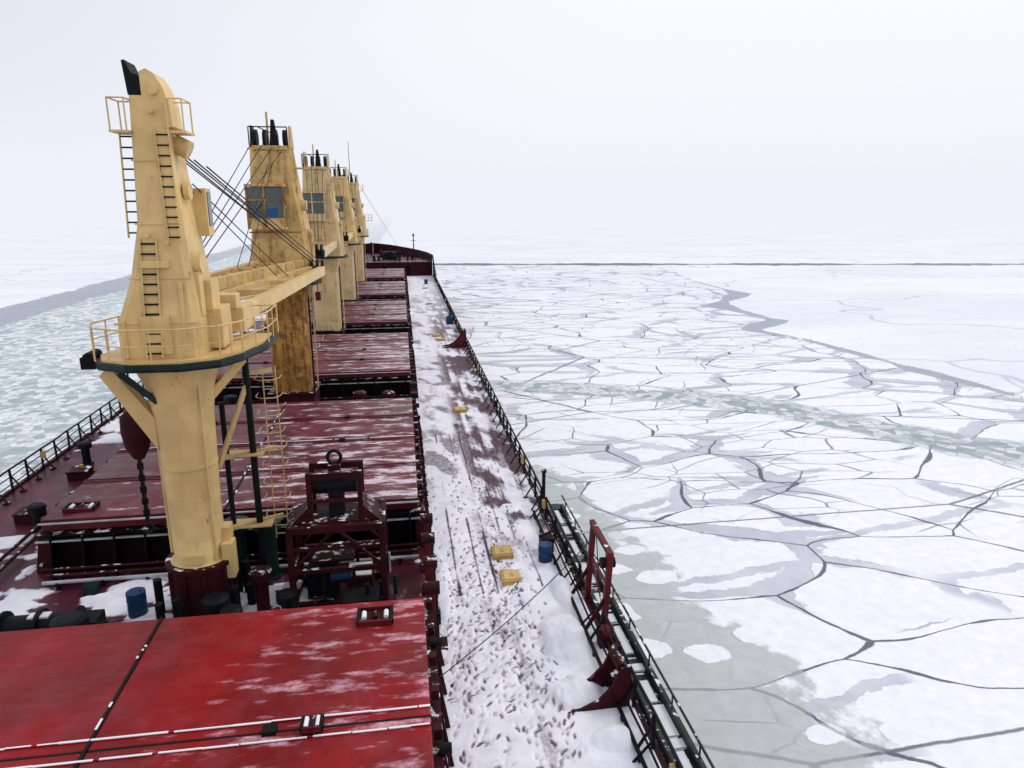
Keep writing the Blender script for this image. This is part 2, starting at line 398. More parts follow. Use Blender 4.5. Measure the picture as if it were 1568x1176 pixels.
def hatch(y0,y1,mat,npan=4,near=False):
    e=empty('cargo_hatch',(CL,(y0+y1)/2,0))
    K=B(); L=(y1-y0)/npan
    for i in range(npan):
        a=y0+i*L+.03; c=y0+(i+1)*L-.03
        for (xa,xb_) in ((HX0,-6.93),(-6.87,HX1)):
            K.box(((xa+xb_)/2,(a+c)/2,TOP-.225),(xb_-xa,c-a,.45),mat)
    ob=K.build('cover_panels',(0,0,0),None,.03); ob.parent=e; ob.location=(-e.location[0],-e.location[1],0)
    K=B()
    for i in range(1,npan):
        y=y0+i*L; g=.3 if near else .17
        K.beam((HX0,y-g,TOP+.012),(HX1,y-g,TOP+.012),.03,.04,mat)
        K.beam((HX0,y+g,TOP+.012),(HX1,y+g,TOP+.012),.03,.04,mat)
        for gg,on in((-g,near),(g,near or i%2==0)):
            if not on: continue
            x=HX0
            while x<HX1-.1:
                l=random.uniform(.3,1.6); x2=min(x+l,HX1)
                K.box(((x+x2)/2,y+gg+random.uniform(-.01,.01),TOP+.03),(x2-x,random.uniform(.035,.06),.02),SNOWCAP); x=x2+random.choice((0,.0,.03,.12))
        K.box(((HX0+HX1)/2,y,TOP-.1),(13.5,.14,.18),BLACK)
        for x in (-10,-3.2): K.box((x,y,TOP+.05),(.3,.26,.12),BLACK)
    K.box((-6.9,(y0+y1)/2,TOP-.12),(.3,y1-y0,.16),BLACK)
    K.box((-6.9,(y0+y1)/2,TOP+.012),(.07,y1-y0,.03),BLACK)
    for k in range(int((y1-y0)*1.4)):
        K.box((-6.9+random.uniform(-.06,.06),random.uniform(y0+.2,y1-.2),TOP+.02),(.05,random.uniform(.05,.4),.035),SNOWCAP)
    for yy,s in((y0,-1),(y1,1)):
        K.box((CL,yy-s*.25,.85),(13.3,.1,1.7),COAM)
        K.box((CL,yy-s*.02,1.66),(13.7,.42,.08),COAM)
        K.box((CL,yy+s*.12,1.42),(13.9,.1,.05),PALE)
        K.box((CL,yy+s*.05,TOP-.12),(13.6,.08,.045),PALE)
        for i in range(13):
            x=HX0+.3+i*1.07
            K.prism([(x,yy-s*.2,0),(x,yy+s*.45,0),(x,yy+s*.2,1.6),(x,yy-s*.2,1.6)],(.06,0,0),COAM)
        K.tube((HX0,yy+s*.5,.5),(HX1,yy+s*.5,.5),.06,DKRED)
    for xx,s in((HX0,-1),(HX1,1)):
        K.box((xx-s*.2,(y0+y1)/2,.85),(.1,y1-y0-.4,1.7),COAM)
        K.box((xx+s*.06,(y0+y1)/2,1.62),(.4,y1-y0,.08),DKRED)
        K.tube((xx+s*.32,y0+.2,.35),(xx+s*.32,y1-.2,.35),.06,PALE)
        n=int((y1-y0)/1.25)
        for i in range(n+1):
            y=y0+.3+i*(y1-y0-.6)/n
            K.prism([(xx-s*.15,y,0),(xx+s*.55,y,0),(xx+s*.28,y,1.6),(xx-s*.15,y,1.6)],(0,.06,0),DKRED)
            K.box((xx+s*.14,y+.3,1.95),(.18,.22,.26),DKRED)
            if i%3==1:
                K.tube((xx+s*.15,y,1.75),(xx+s*.42,y,1.75),.12,BLACK,10)
    ob=K.build('coaming',(0,0,0)); ob.parent=e; ob.location=(-e.location[0],-e.location[1],0)
    return e
hs=[(3.6,18.5,HRED,3,True),(25.7,40.7,HMAR,4,False),(48,63,HMAR,4,False),(70.4,85.4,HMAR,4,False),(92.8,107.8,HMAR,4,False),(115,130,HMAR,4,False)]
for h in hs: hatch(*h)

def lifting_socket(x,y,z,w=.9,d=.7):
    A=B(); A.box((0,0,.03),(w,d,.06),DKRED)
    for dx in(-w/2,w/2): A.box((dx,0,.08),(.08,d,.16),BLACK)
    for dy in(-d/2,d/2): A.box((0,dy,.08),(w,.06,.14),RED)
    for i in range(3): A.tube((-w/3+i*w/3,-.15,.1),(-w/3+i*w/3,.15,.1),.07,SNOWCAP if i!=1 else DKRED,8)
    A.build('hatch_fitting',(x,y,z))
lifting_socket(-1.1,17.6,TOP); lifting_socket(-2.3,13.5,TOP+.05,.4,.35)
lifting_socket(-12.2,26.6,TOP,1.0,.6); lifting_socket(-1.5,42.5,1.0,1.2,1.2)

# ------------------------------------------------------------ snow + walkway
snow,nt,b=newmat('deck_snow'); p=POS(nt); dirt=ATTR(nt,'dirt')
nf=NOISE(nt,p,6,5,.65); nm=NOISE(nt,p,1.2,4,.6)
c=MIX(nt,SS(nt,nm,.3,.7),(.68,.67,.77),(.82,.81,.88))
f=SS(nt,M(nt,'ADD',dirt,M(nt,'MULTIPLY',M(nt,'SUBTRACT',nf,.5),.7)),.25,1.0)
c=MIX(nt,f,c,(.085,.042,.06))
nt.links.new(c,b.inputs['Base Color']); b.inputs['Roughness'].default_value=.7; b.inputs['Specular IOR Level'].default_value=.2
BUMP(nt,b,NOISE(nt,p,14,4),.02,.5)
def walkway(y0,y1,step,name):
    xs=np.arange(.5,5.72,step); ys=np.arange(y0,y1+step*.5,step); X,Y=np.meshgrid(xs,ys)
    n=fbm(X/1.6,Y/2.4,11,5); n2=fbm(X/.5,Y/1.3,21,4); n3=fbm(X/.35,Y/5,31,3); n4=fbm(X/.8+Y/2.5,Y/1.8,37,4)
    right=np.interp(Y,[8,20,24,30,60,90,140],[.2,.2,.1,.02,.02,.05,.1])*sstep(X,2.6,4.2)
    t=.17+right+(n-.5)*.25+(n2-.5)*.08
    wear=sstep(X,.6,1.2)*(1-sstep(X,3.6,4.6))
    lines=np.zeros_like(X)
    for lx in(1.55,2.35,2.9,3.6,4.1,4.5):
        lines=np.maximum(lines,np.clip(1-np.abs(X-lx+(n-.5)*.12)/.07,0,1)*((Y>22)&(Y<42))*sstep(n3,.3,.5))
    dirt=.30*wear*sstep(n2,.3,.65)+sstep(n3,.5,.75)*.3+lines*.9
    mid=np.interp(Y,[21,28,60,100,138],[.0,.95,.95,.6,.4])*sstep(X,1.6,3.6)*sstep(n3*.5+n4*.5,.32,.56)
    mid2=np.interp(Y,[26,34,60,100,138],[.0,.7,.8,.6,.4])*sstep(n4*.6+n*.4,.46,.62)
    dirt=np.maximum(dirt,np.maximum(mid,mid2))
    mound=np.zeros_like(X)
    for (mx,my,rx,ry,h) in((4.6,19.0,.9,1.3,.35),(4.2,16.4,.9,.7,.3),(4.9,14.5,.7,.5,.22),(3.9,23.0,.7,1.1,.18),(5.2,21.5,.5,1.2,.3),(4.6,26.5,.6,1.2,.15),(1.0,22,.4,3,.15),(5.0,12.3,.6,.8,.25),(3.5,11.3,1.2,.7,.15),(4.3,28.8,.6,.7,.12),(2.0,12.5,.9,1.5,.1)):
        mound=np.maximum(mound,h*np.clip(1-((X-mx)/rx)**2-((Y-my)/ry)**2+(n2-.5)*.6,0,1))
    t=t+mound; dirt=dirt*(1-sstep(mound,.03,.1))
    scuff=sstep(fbm(X/.7,Y/.4,71,4),.52,.7)*sstep(fbm(X/2,Y/3,73,3),.4,.6)*sstep(-Y,-17,-13)*(mound<.05)*.8
    dirt=np.maximum(dirt,scuff)
    Z=np.clip(t*.35,-.03,1); Z=Z+mound*.6
    dirt=np.maximum(dirt,1-sstep(t,.0,.07))
    if step<.1:
        rng=np.random.RandomState(4)
        fp=[]
        for tr in range(14):
            x=rng.uniform(1.0,3.8); y=rng.uniform(9,12) if tr%2 else rng.uniform(16,22); dx=rng.uniform(-.06,.06); s=1
            while y<38:
                fp.append((x+s*.12,y,rng.uniform(-.4,.4),rng.uniform(.6,1))); y+=rng.uniform(.5,.8); x+=dx+rng.uniform(-.07,.07); s=-s
                x=min(max(x,.9),4.3)
        for _ in range(850):
            y=min(max(rng.normal(19.5,3.6),9),29); fp.append((rng.uniform(.8,3.3+.05*(29-y)),y,rng.uniform(-1.2,.4),rng.uniform(.25,.95)))
        for fx,fy,a,kk in fp:
            i0=int((fy-.3-y0)/step);i1=int((fy+.3-y0)/step)
            if i0<0 or i1>=len(ys): continue
            sx=X[i0:i1]-fx; sy=Y[i0:i1]-fy; u=sx*math.cos(a)+sy*math.sin(a); w=-sx*math.sin(a)+sy*math.cos(a)
            k=np.clip(1.35-(u/.052)**2-(w/(.09+.07*kk))**2,0,1)*np.where(mound[i0:i1]>.12,.3,1)*(.6+.8*n2[i0:i1])
            k=np.clip(k,0,1)
            dirt[i0:i1]=np.maximum(dirt[i0:i1],k*.95*kk); Z[i0:i1]=Z[i0:i1]-k*.025
    gridmesh(name,xs,ys,Z+.006,snow,dict(dirt=dirt))
walkway(8,40,.04,'walkway_snow'); walkway(40,138,.2,'walkway_snow')
def patchsnow(x0,x1,y0,y1,step,seed,amt,dirtk=.3):
    xs=np.arange(x0,x1,step); ys=np.arange(y0,y1,step); X,Y=np.meshgrid(xs,ys)
    n=fbm(X/1.7,Y/1.1,seed,5); t=(n-amt)
    edge=np.minimum(np.minimum(X-x0,x1-X),np.minimum(Y-y0,y1-Y)); t=t-np.clip(.25-edge,0,1)*1.2
    Z=np.clip(t*.9,-.04,.3)
    gridmesh('deck_snow',xs,ys,Z,snow,dict(dirt=np.maximum(1-sstep(t,0,.05),sstep(fbm(X/.4,Y/.4,seed+9),.5,.8)*dirtk)))
patchsnow(-18.6,.5,18.9,25.3,.1,41,.45)
patchsnow(-18.6,-13.9,24,30,.12,45,.50)
for i,(a,c) in enumerate(((41.2,47.6),(63.4,70),(85.8,92.4),(108.2,114.6))): patchsnow(-18.6,.5,a,c,.25,50+i,.42)
patchsnow(-18.6,-13.9,40,130,.4,61,.60)

# ------------------------------------------------------------ railings
def rail(side,y0,y1,name):
    K=B(); n=max(1,int((y1-y0)/1.5))
    xo=CL+side*(HB-.1)
    for i in range(n+1):
        y=y0+i*(y1-y0)/n; j=random.uniform(-.03,.03)
        K.beam((xo,y,0),(xo+j,y,1.1),.1,.06,RAILM)
        K.beam((xo-side*.5,y,.03),(xo+j,y,.85),.07,.05,RAILM)
        K.box((xo-side*.45,y,.04),(.25,.2,.06),DKRED)
        if i%7==3: K.box((xo-side*.1,y,.8),(.12,.25,.35),YEL if i%2 else BLACK)
    for z,r in((1.1,.05),(.75,.028),(.4,.028)):
        pts=[(xo+random.uniform(-.02,.02),y0+k*(y1-y0)/n,z+random.uniform(-.015,.015)) for k in range(n+1)]; K.path(pts,r,RAILM,5)
    return K.build(name)
rail(1,28.5,126,'guard_rail'); rail(-1,12,126,'guard_rail'); rail(1,8,18.6,'guard_rail'); rail(1,21.6,27.5,'guard_rail')
A=B()
A.tube((5.25,9,.28),(5.25,28,.28),.06,BLACK,8)
A.path([(5.45,9+i*1.0,.5+.04*math.sin(i*1.7)) for i in range(20)],.035,BLACK,6)
for i in range(14):
    y=9.5+i*1.4; A.box((5.25,y,.14),(.12,.1,.28),BLACK)
    if i%2: A.beam((5.0,y,.05),(5.6,y,.75),.05,.05,BLACK)
A.build('deck_pipes')

A=B(); A.tube((0,0,0),(0,0,2.0),.08,BLACK,8); A.tube((0,.9,0),(0,0,1.4),.05,BLACK); A.box((0,0,2.0),(.2,.2,.12),DKRED); A.box((0,0,.05),(.35,.35,.1),DKRED)
A.build('rail_post',(5.75,28.3,0))
A=B()
for y in(0,2.0):
    A.beam((0,y,0),(.15,y,2.75),.18,.18,RED); A.beam((-.7,y,0),(.05,y,1.3),.1,.1,DKRED); A.box((0,y,.04),(.5,.5,.08),DKRED)
A.beam((.15,-.1,2.78),(.15,2.2,2.85),.17,.17,RED); A.beam((.1,0,1.7),(.1,2,1.7),.08,.08,RED)
A.beam((.1,0,.4),(.12,2,1.6),.05,.05,RED); A.tube((.15,.5,2.7),(.3,.5,.6),.02,WIRE); A.tube((.15,1.6,2.7),(.3,1.6,.6),.02,WIRE)
A.tube((-.1,.2,2.4),(.35,.2,2.4),.17,BLACK,12)
A.tube((-.25,-.7,.55),(.1,-.7,.55),.22,RED,12); A.box((-.1,-.7,.25),(.5,.4,.5),DKRED)
A.build('gangway_davit',(5.85,19.1,0),None,.01)
# stowed accommodation ladder, solid stringers, snow lying on the treads
A=B()
for dx in(0,.62):
    A.beam((dx,0,.1),(dx,17,.1),.13,.42,GRGR)
A.tube((.62,0,.7),(.62,17,.7),.04,GRGR,6)
for i in range(10): A.tube((.62,i*1.8+.1,.1),(.62,i*1.8+.1,.7),.028,GRGR,5)
for i in range(46):
    A.box((.31,i*.37+.15,.02),(.48,.26,.04),GRGR)
y=.1
while y<16.8:
    l=random.uniform(.3,1.5); A.box((.31+random.uniform(-.05,.05),y+l/2,.08),(random.uniform(.25,.45),l,.07),SNOWCAP); y+=l+random.uniform(.05,.8)
A.box((.31,17.1,.1),(.9,.6,.12),GRGR)
A.build('accommodation_ladder',(6.0,11.5,0),None,.01)
def bracket(x,y,s=1.0,m=DKRED):
    A=B(); pts=[(-1.9,0,.02),(0,0,.02),(0,0,1.45),(-.28,0,1.4),(-.5,0,.85),(-.9,0,.42),(-1.4,0,.18),(-1.9,0,.12)]
    pts=[(a*s,0,c*s) for a,_,c in pts]
    A.prism(pts,(0,.1,0),m); A.prism([(a,.9,c) for a,_,c in pts],(0,.1,0),DKRED)
    A.box((-.2*s,.5,.7*s),(.35*s,.9,.1),DKRED); A.tube((-.25*s,.1,1.35*s),(-.25*s,.95,1.35*s),.14*s,DKRED,10); A.box((-.9*s,.5,.03),(1.9*s,1.1,.05),DKRED)
    A.build('bulwark_bracket',(x,y,0))
bracket(5.6,15.6,.95); bracket(5.75,66,1.2,RED)
A=B(); 
P0=Vector((.55,15.5,1.7));P1=Vector((5.95,20.6,2.7)); pts=[]
for i in range(13):
    t=i/12; q=P0.lerp(P1,t); q.z-=.5*4*t*(1-t)*.4; pts.append(q)
A.path(pts,.016,WIRE,5); A.build('stay_wire')
for x,y in((3.4,24.7),(3.5,22.8),(3.4,44.7),(3.6,70),(3.4,97),(3.2,72.5),(3.5,116)):
    A=B(); A.box((0,0,.06),(.8,.86,.2),YEL); A.box((0,0,.17),(.62,.66,.03),YEL2)
    A.box((0,0,.19),(.12,.3,.03),YEL)
    for dx in(-.35,.35):
        for dy in(-.3,0,.3): A.tube((dx,dy,.16),(dx,dy,.2),.025,YEL,6)
    A.build('manhole_cover',(x,y,.08),None,.02)
def drum(x,y,s=1):
    A=B(); 
    prof=[(0,.29),(.02,.3),(.28,.295),(.3,.31),(.32,.295),(.58,.295),(.6,.31),(.62,.295),(.86,.3),(.88,.29)]
    A.loft([ring(0,0,z,r,r,18) for z,r in prof],BLUE,True); A.tube((.15,0,.88),(.15,0,.9),.04,BLACK)
    o=A.build('oil_drum',(x,y,0)); o.scale=(s,s,s)
drum(4.95,23.9,.9); drum(-9.1,22.5,1.0); drum(3.9,123)
A=B(); A.box((0,0,.35),(.5,.5,.7),BLACK); A.tube((0,-.3,.5),(0,.3,.5),.2,BLACK,10); A.tube((-.3,0,.7),(.3,0,.95),.05,DKRED); A.build('rope_reel',(5.15,24.7,0))
A=B(); A.box((0,0,.5),(.8,.6,1),BLUE); A.tube((0,0,1),(0,0,1.4),.12,BLUE,8); A.box((0,0,.03),(1,.8,.06),BLACK); A.build('fire_hose_box',(5.1,80,0))
def vent(x,y,h,mat=DKRED,r=.18):
    A=B(); A.tube((0,0,0),(0,0,h),r,mat,12); A.tube((0,0,h),(0,0,h+.25),r*1.7,mat,12); A.tube((0,0,h+.25),(0,0,h+.33),r*1.7,mat,12,r*1.1); A.tube((0,0,0),(0,0,.06),r*1.6,mat,12)
    A.build('deck_vent',(x,y,0))
for q in((-6.2,21.0,1.0,BLACK,.25),(-5.0,22.0,1.3,DKRED,.22),(-4.1,21.3,.8,BLACK,.2),(-5.6,20.4,.9,BLACK,.2),(-10.3,20.6,.9,BLACK,.3),(-1.2,45,1.2,DKRED,.25),(-3,44.4,1.4,DKRED,.25),(-11,45,1.3,BLACK,.25),(-15.5,30,.8,BLACK,.2),(-16.8,38,.9,BLACK,.2),(-3.0,67,1.2,BLACK,.3),(-2.5,89,1.2,BLACK,.3),(-5.2,24.6,1.9,GREEN,.3),(-6.3,24.7,1.9,GREEN,.3)):
    vent(*q)
# valves, hoses and lashing gear lying in the cross-deck
A=B()
for k in range(26):
    x=random.uniform(-12.6,-.6); y=random.uniform(20,24.3)
    if abs(x+7)<1.6 and abs(y-22.4)<1.6: continue
    m=random.choice((BLACK,DKRED,DKRED,RED,PALE,GREEN)); t=random.random()
    if t<.35: A.tube((x,y,0),(x,y,random.uniform(.3,.9)),.07,m,8); A.tube((x-.18,y,.5),(x+.18,y,.5),.05,m,8)
    elif t<.7: A.box((x,y,.15),(random.uniform(.2,.7),random.uniform(.2,.5),.3),m)
    else: A.path([(x+.5*math.cos(a)*(1+.04*a),y+.35*math.sin(a),.08+.012*a) for a in [j*.5 for j in range(26)]],.035,m,5)
A.build('cross_deck_fittings')
A=B(); A.box((0,0,.12),(3.0,1.4,.24),BLACK); A.tube((-1.1,0,.6),(.9,0,.6),.42,BLACK,14)
for x in(-1.15,-.1,.95): A.tube((x-.05,0,.6),(x+.05,0,.6),.58,BLACK,16)
A.box((1.35,0,.5),(.5,.8,.7),BLACK); A.box((-.1,0,1.0),(.6,.3,.1),SNOWCAP); A.build('mooring_winch',(-11.3,21.2,0),None,.02)
A=B(); A.box((0,0,.05),(1.6,1.0,.1),BLACK)
for dx in(-.5,.5): A.tube((dx,0,.05),(dx,0,.8),.2,BLACK,12); A.tube((dx,0,.8),(dx,0,.88),.27,SNOWCAP,12)
A.build('mooring_bollard',(-14.8,22.4,0))
for y in(19.3,20.9,22.6,24.2):
    A=B(); A.beam((0,0,0),(0,.0,2.1),.22,.3,RED); A.beam((0,0,2.0),(-.1,.9,1.4),.14,.18,RED); A.tube((-.2,0,2.0),(.25,0,2.0),.2,DKRED,12); A.tube((-.2,.9,1.4),(.25,.9,1.4),.16,DKRED,12)
    A.box((.1,0,.05),(.7,.6,.1),DKRED); A.tube((.15,-.2,.1),(.15,.6,1.6),.06,BLACK,8); A.box((.12,.3,.8),(.3,.25,.4),BLACK)
    A.build('hatch_lifting_arm',(.5,y,0),None,.015)
for y in(42,44.5,47):
    A=B(); A.beam((0,0,0),(0,0,2.0),.22,.3,RED); A.box((0,0,2.0),(.4,.5,.3),BLACK); A.tube((-.2,.4,1.2),(.3,.4,1.2),.15,BLACK,10); A.build('hatch_lifting_arm',(.4,y,0))

A=B(); w=1.5
for sx in(-1,1):
    for sy in(-1,1):
        A.beam((sx*w,sy*.9,0),(sx*w,sy*.9,2.9),.2,.2,DKRED)
        A.beam((sx*.82,sy*.5,2.9),(sx*.82,sy*.5,4.6),.16,.16,DKRED)
    A.beam((sx*w,-.9,2.9),(sx*w,.9,2.9),.2,.2,DKRED); A.beam((sx*w,-.9,1.3),(sx*w,.9,1.3),.14,.14,DKRED)
    A.beam((sx*w,-.9,.15),(sx*w,.9,.15),.2,.2,DKRED)
    A.prism([(sx*w,-.6,2.9),(sx*.82,-.6,3.6),(sx*.82,-.6,2.9)],(0,1.2,0),DKRED)
for sy in(-1,1):
    for z,t in((2.9,.24),(1.4,.16),(.15,.2),(2.2,.12)): A.beam((-w,sy*.9,z),(w,sy*.9,z),t,t,DKRED)
    A.beam((-.9,sy*.5,4.6),(.9,sy*.5,4.6),.2,.22,DKRED); A.beam((-.82,sy*.5,3.7),(.82,sy*.5,3.7),.12,.12,DKRED)
    A.beam((-w,sy*.9,1.4),(0,sy*.9,2.9),.1,.1,DKRED); A.beam((w,sy*.9,1.4),(0,sy*.9,2.9),.1,.1,DKRED)
    for x in(-.5,.5): A.tube((x,sy*.92,.2),(x,sy*.92,1.4),.06,BLACK,8)
A.box((0,0,2.98),(2.2,1.4,.12),DKRED); A.box((0,0,3.7),(.5,.5,1.4),BLACK); A.tube((-.7,0,4.1),(.7,0,4.1),.3,BLACK,14)
A.box((0,0,4.75),(.4,.5,.2),DKRED)
rp=[(.22*math.cos(t),0,5.05+.22*math.sin(t)) for t in [i*math.pi/8 for i in range(17)]]; A.path(rp,.06,BLACK,8)
A.box((-.6,.0,.7),(1.0,1.2,1.0),BLACK); A.box((.65,-.1,.55),(.9,1.1,.7),DKRED); A.box((.65,-.1,.93),(.8,.9,.05),SNOWCAP); A.box((-.2,0,1.5),(1.4,1.0,.08),DKRED)
A.tube((-.3,-.6,1.0),(.4,-.6,1.0),.16,BLUE,10)
A.build('cargo_grab_frame',(-2.5,22.9,0),None,.012)
A=B(); A.box((0,0,.5),(1.0,.8,1.0),DKRED); A.box((0,0,1.03),(1.1,.9,.06),BLACK); A.tube((.2,0,1),(.2,0,1.4),.08,BLACK); A.tube((-.3,-.45,.3),(-.3,-.45,.8),.1,BLACK,8); A.build('control_locker',(-1.7,20.9,0),None,.02)
A=B(); A.box((0,0,.4),(1.2,.7,.8),BLACK); A.tube((-.3,0,.8),(-.3,0,1.2),.1,DKRED); A.box((0,-.38,.45),(.5,.05,.4),DKRED); A.box((.1,0,.82),(.9,.6,.05),SNOWCAP);A.build('control_locker',(-3.9,20.2,0),None,.02)
A=B()
for y,z,m in((19.1,.3,DKRED),(19.4,.3,BLACK),(25.0,.35,DKRED),(24.7,.25,PALE)):
    A.tube((-13,y,z),(.2,y,z),.07,m,8)
    for i in range(9): A.box((-12.5+i*1.5,y,z/2),(.1,.15,z),BLACK)
for x in(-15,-15.4): A.tube((x,14,.25),(x,120,.25),.07,DKRED,8)
A.build('deck_pipes')
for y in(31,36,52,58,75):
    A=B(); A.box((0,0,.2),(.9,.9,.4),DKRED); A.box((0,0,.43),(1.0,1.0,.06),DKRED); A.tube((-.4,-.5,.45),(.4,-.5,.45),.04,BLACK); A.tube((0,.2,.45),(0,.2,.6),.1,YEL if y==36 else BLACK,8); A.build('access_hatch',(-16.3,y,0),None,.02)

# ------------------------------------------------------------ CRANES
def rect(x0,x1,y0,y1,z,ch=.18):
    return [(x0+ch,y0,z),(x1-ch,y0,z),(x1,y0+ch,z),(x1,y1-ch,z),(x1-ch,y1,z),(x0+ch,y1,z),(x0,y1-ch,z),(x0,y0+ch,z)]
def child(b_,name,par,bevel=0):
    return b_.build(name,(0,0,0),par,bevel)
def jib(par,foot,head,sp,mat,wiretop,nw=4,spread=.35):
    K=B(); f=Vector(foot);h=Vector(head); s=Vector((sp/2,0,0)); e=Vector((.32,0,0))
    K.beam(f-s,h-e,.36,.5,mat); K.beam(f+s,h+e,.36,.5,mat)
    for t in(.12,.38,.6,.8):
        a=(f-s).lerp(h-e,t); c=(f+s).lerp(h+e,t); K.beam(a,c,.22,.3,mat)
    for t0,t1 in((.12,.38),(.38,.6),(.6,.8)):
        K.beam((f-s).lerp(h-e,t0),(f+s).lerp(h+e,t1),.09,.12,mat)
    K.box(h,(.95,.7,.5),GREEN); d=(h-f).normalized()
    for dx in(-.3,0,.3): K.tube(h+Vector((dx-.06,0,.2))+d*.3,h+Vector((dx+.06,0,.2))+d*.3,.4,BLACK,14)
    K.tube(h+Vector((0,0,-.3)),h+Vector((0,0,-1.3)),.03,WIRE); K.box(h+Vector((0,0,-1.5)),(.3,.25,.5),RED)
    child(K,'jib',par,.02)
    K=B(); w=Vector(wiretop)
    for i in range(nw):
        o=(i/(nw-1)-.5)*spread
        q=w+Vector((o*1.6,0,-.9*i/nw)); K.tube(q,h+Vector((o*.6,0,.5-.15*(i%2))),.024,WIRE,5)
    m=f.lerp(h,.55)+Vector((0,0,.4)); K.tube(w+Vector((0,0,-1.2)),m,.02,WIRE,5); K.tube(w+Vector((.2,0,-1.2)),m+Vector((.5,0,0)),.02,WIRE,5)
    child(K,'rigging_wires',par)

def platform_rail(K,pts,z,mat,h=1.0,closed=True):
    P=[Vector((x,y,z)) for x,y in pts]; Q=P+[P[0]] if closed else P
    for a,c in zip(Q[:-1],Q[1:]):
        for k,r in((h,.03),(h*.5,.022)): K.tube(a+Vector((0,0,k)),c+Vector((0,0,k)),r,mat,5)
        K.tube(a,a+Vector((0,0,h)),.03,mat,5); m=(a+c)/2; K.tube(m,m+Vector((0,0,h)),.024,mat,5)

def crane_near(y):
    e=empty('deck_crane',(CR,y,0)); m=BEIGE
    K=B(); K.tube((.1,0,0),(.1,0,1.9),1.0,DKRED,20); K.tube((.1,0,1.9),(.1,0,2.05),1.08,DKRED,20)
    for i in range(10):
        t=i*math.pi/5; c,s=math.cos(t),math.sin(t)
        K.beam((.1+c*1.0,s*1.0,0),(.1+c*1.0,s*1.0,1.8),.12,.14,DKRED); K.tube((.1+c*1.45,s*1.45,0),(.1+c*1.45,s*1.45,.9+.4*(i%2)),.14,BLACK,8)
    child(K,'pedestal_base',e)
    K=B(); K.loft([ring(.1,0,z,r,r*.95,24) for z,r in((2.05,.92),(2.1,.78),(4,.80),(7.0,.88),(7.9,1.0),(8.4,1.2),(8.65,1.35))],m,True)
    K.box((.1,-.78,2.3),(.6,.12,.3),m); K.box((.95,.1,2.6),(.3,.5,.9),m)
    K.tube((.72,-.55,2.1),(.82,-.7,8.2),.035,m); K.tube((-.80,.1,2.2),(-.82,.1,8),.05,m)
    K.tube((.1,0,5.3),(.1,0,5.34),.86,m,24)
    child(K,'column',e)
    K=B()
    out=[(-2.1,-.3),(-1.75,-1.2),(-.8,-1.75),(.7,-1.8),(1.7,-1.35),(2.15,-.5),(2.6,1.2),(2.6,3.0),(1.6,3.0),(.6,2.0),(-1.0,1.8),(-1.8,1.0)]
    K.loft([[(x*.97,yy*.97,8.62) for x,yy in out],[(x,yy,8.70) for x,yy in out],[(x,yy,8.84) for x,yy in out]],GREEN)
    K.loft([[(x*.93,yy*.93,8.845) for x,yy in out],[(x*.93,yy*.93,8.92) for x,yy in out]],m)
    K.box((-2.2,-.4,8.72),(.4,.5,.35),BLACK); K.tube((-2.15,-.7,8.9),(-2.15,0,8.9),.15,BLACK,10)
    platform_rail(K,out,8.9,m,.95)
    K.hexa([(-2.0,-.5,8.3),(-2.0,-.1,8.3),(-.6,-.1,5.9),(-.6,-.5,5.9),(-1.7,-.5,8.6),(-1.7,-.1,8.6),(-.6,-.1,6.9),(-.6,-.5,6.9)],m)
    K.beam((-1.2,-1.1,8.5),(-.4,-.7,7.5),.14,.18,GREEN); K.beam((1.9,.5,8.5),(.9,.2,7.4),.2,.25,m)
    child(K,'platform',e,.012)
    K=B()
    K.loft([rect(-1.12,1.15,-1.2,1.2,8.92),rect(-1.08,1.15,-1.2,1.2,9.9),rect(-.62,1.05,-1.05,1.1,11.2),rect(-.30,.92,-.95,.95,12.7),rect(-.22,.78,-.85,.8,14.4,.14),rect(-.2,.72,-.75,.6,15.3,.12),rect(-.18,.62,-.65,.45,16.1,.1)],m)
    prof=[(.18,16.05),(.18,16.7),(.35,16.78),(.55,16.65),(.72,16.35),(.86,15.9),(.9,15.3),(.3,15.2)]
    K.prism([(x,-.68,z) for x,z in prof],(0,.95,0),m)
    K.prism([(-.19,-.6,16.11),(.17,-.6,16.11),(.17,-.6,16.6),(-.05,-.6,16.68),(-.18,-.6,17.0),(-.26,-.6,16.98)],(0,.8,0),BLACK)
    K.tube((.5,-.85,16.2),(.5,.45,16.2),.1,m,10)
    for z,x in((15.7,.4),(13.6,.15),(12.2,.5),(11.0,.75),(10.2,-.75),(12.4,0)): K.tube((x,-1.1 if z<13 else -.9,z),(x,-.5,z),.08,m,8)
    K.box((.65,-.78,13.4),(.36,.4,3.6),m)
    K.box((.1,-1.05,11.6),(.8,.25,.2),m); K.box((.0,-1.22,9.6),(.8,.1,1.1),m)
    K.box((.75,-1.16,10.1),(.1,.12,2.0),m); K.box((-.85,-1.22,9.5),(.08,.12,1.1),m)
    K.box((1.3,.4,9.6),(.5,1.2,1.2),m); K.tube((1.0,-.5,11.6),(1.25,-.5,11.6),.3,m,14); K.box((1.15,.2,10.6),(.4,.9,.9),m)
    K.tube((.9,-.2,13.6),(1.05,-.2,13.6),.24,m,14); K.box((1.05,-.55,10.7),(.25,.4,1.3),m)
    K.box((1.0,.9,13.0),(.5,.6,1.4),m); K.box((1.26,.9,13.1),(.03,.4,1.0),glass)
    for z,xc,ww,yy in ((9.95,.04,2.3,-1.2),(11.2,.22,1.7,-1.05),(12.7,.31,1.25,-.95),(14.4,.28,1.02,-.85)): K.box((xc,yy,z),(ww,.06,.05),m)
    child(K,'tower_house',e,.025)
    K=B()
    K.ladder((-.48,-.5,12.3),(-.42,-.35,15.2),(.38,0,0),m,.3,.028,BLACK)
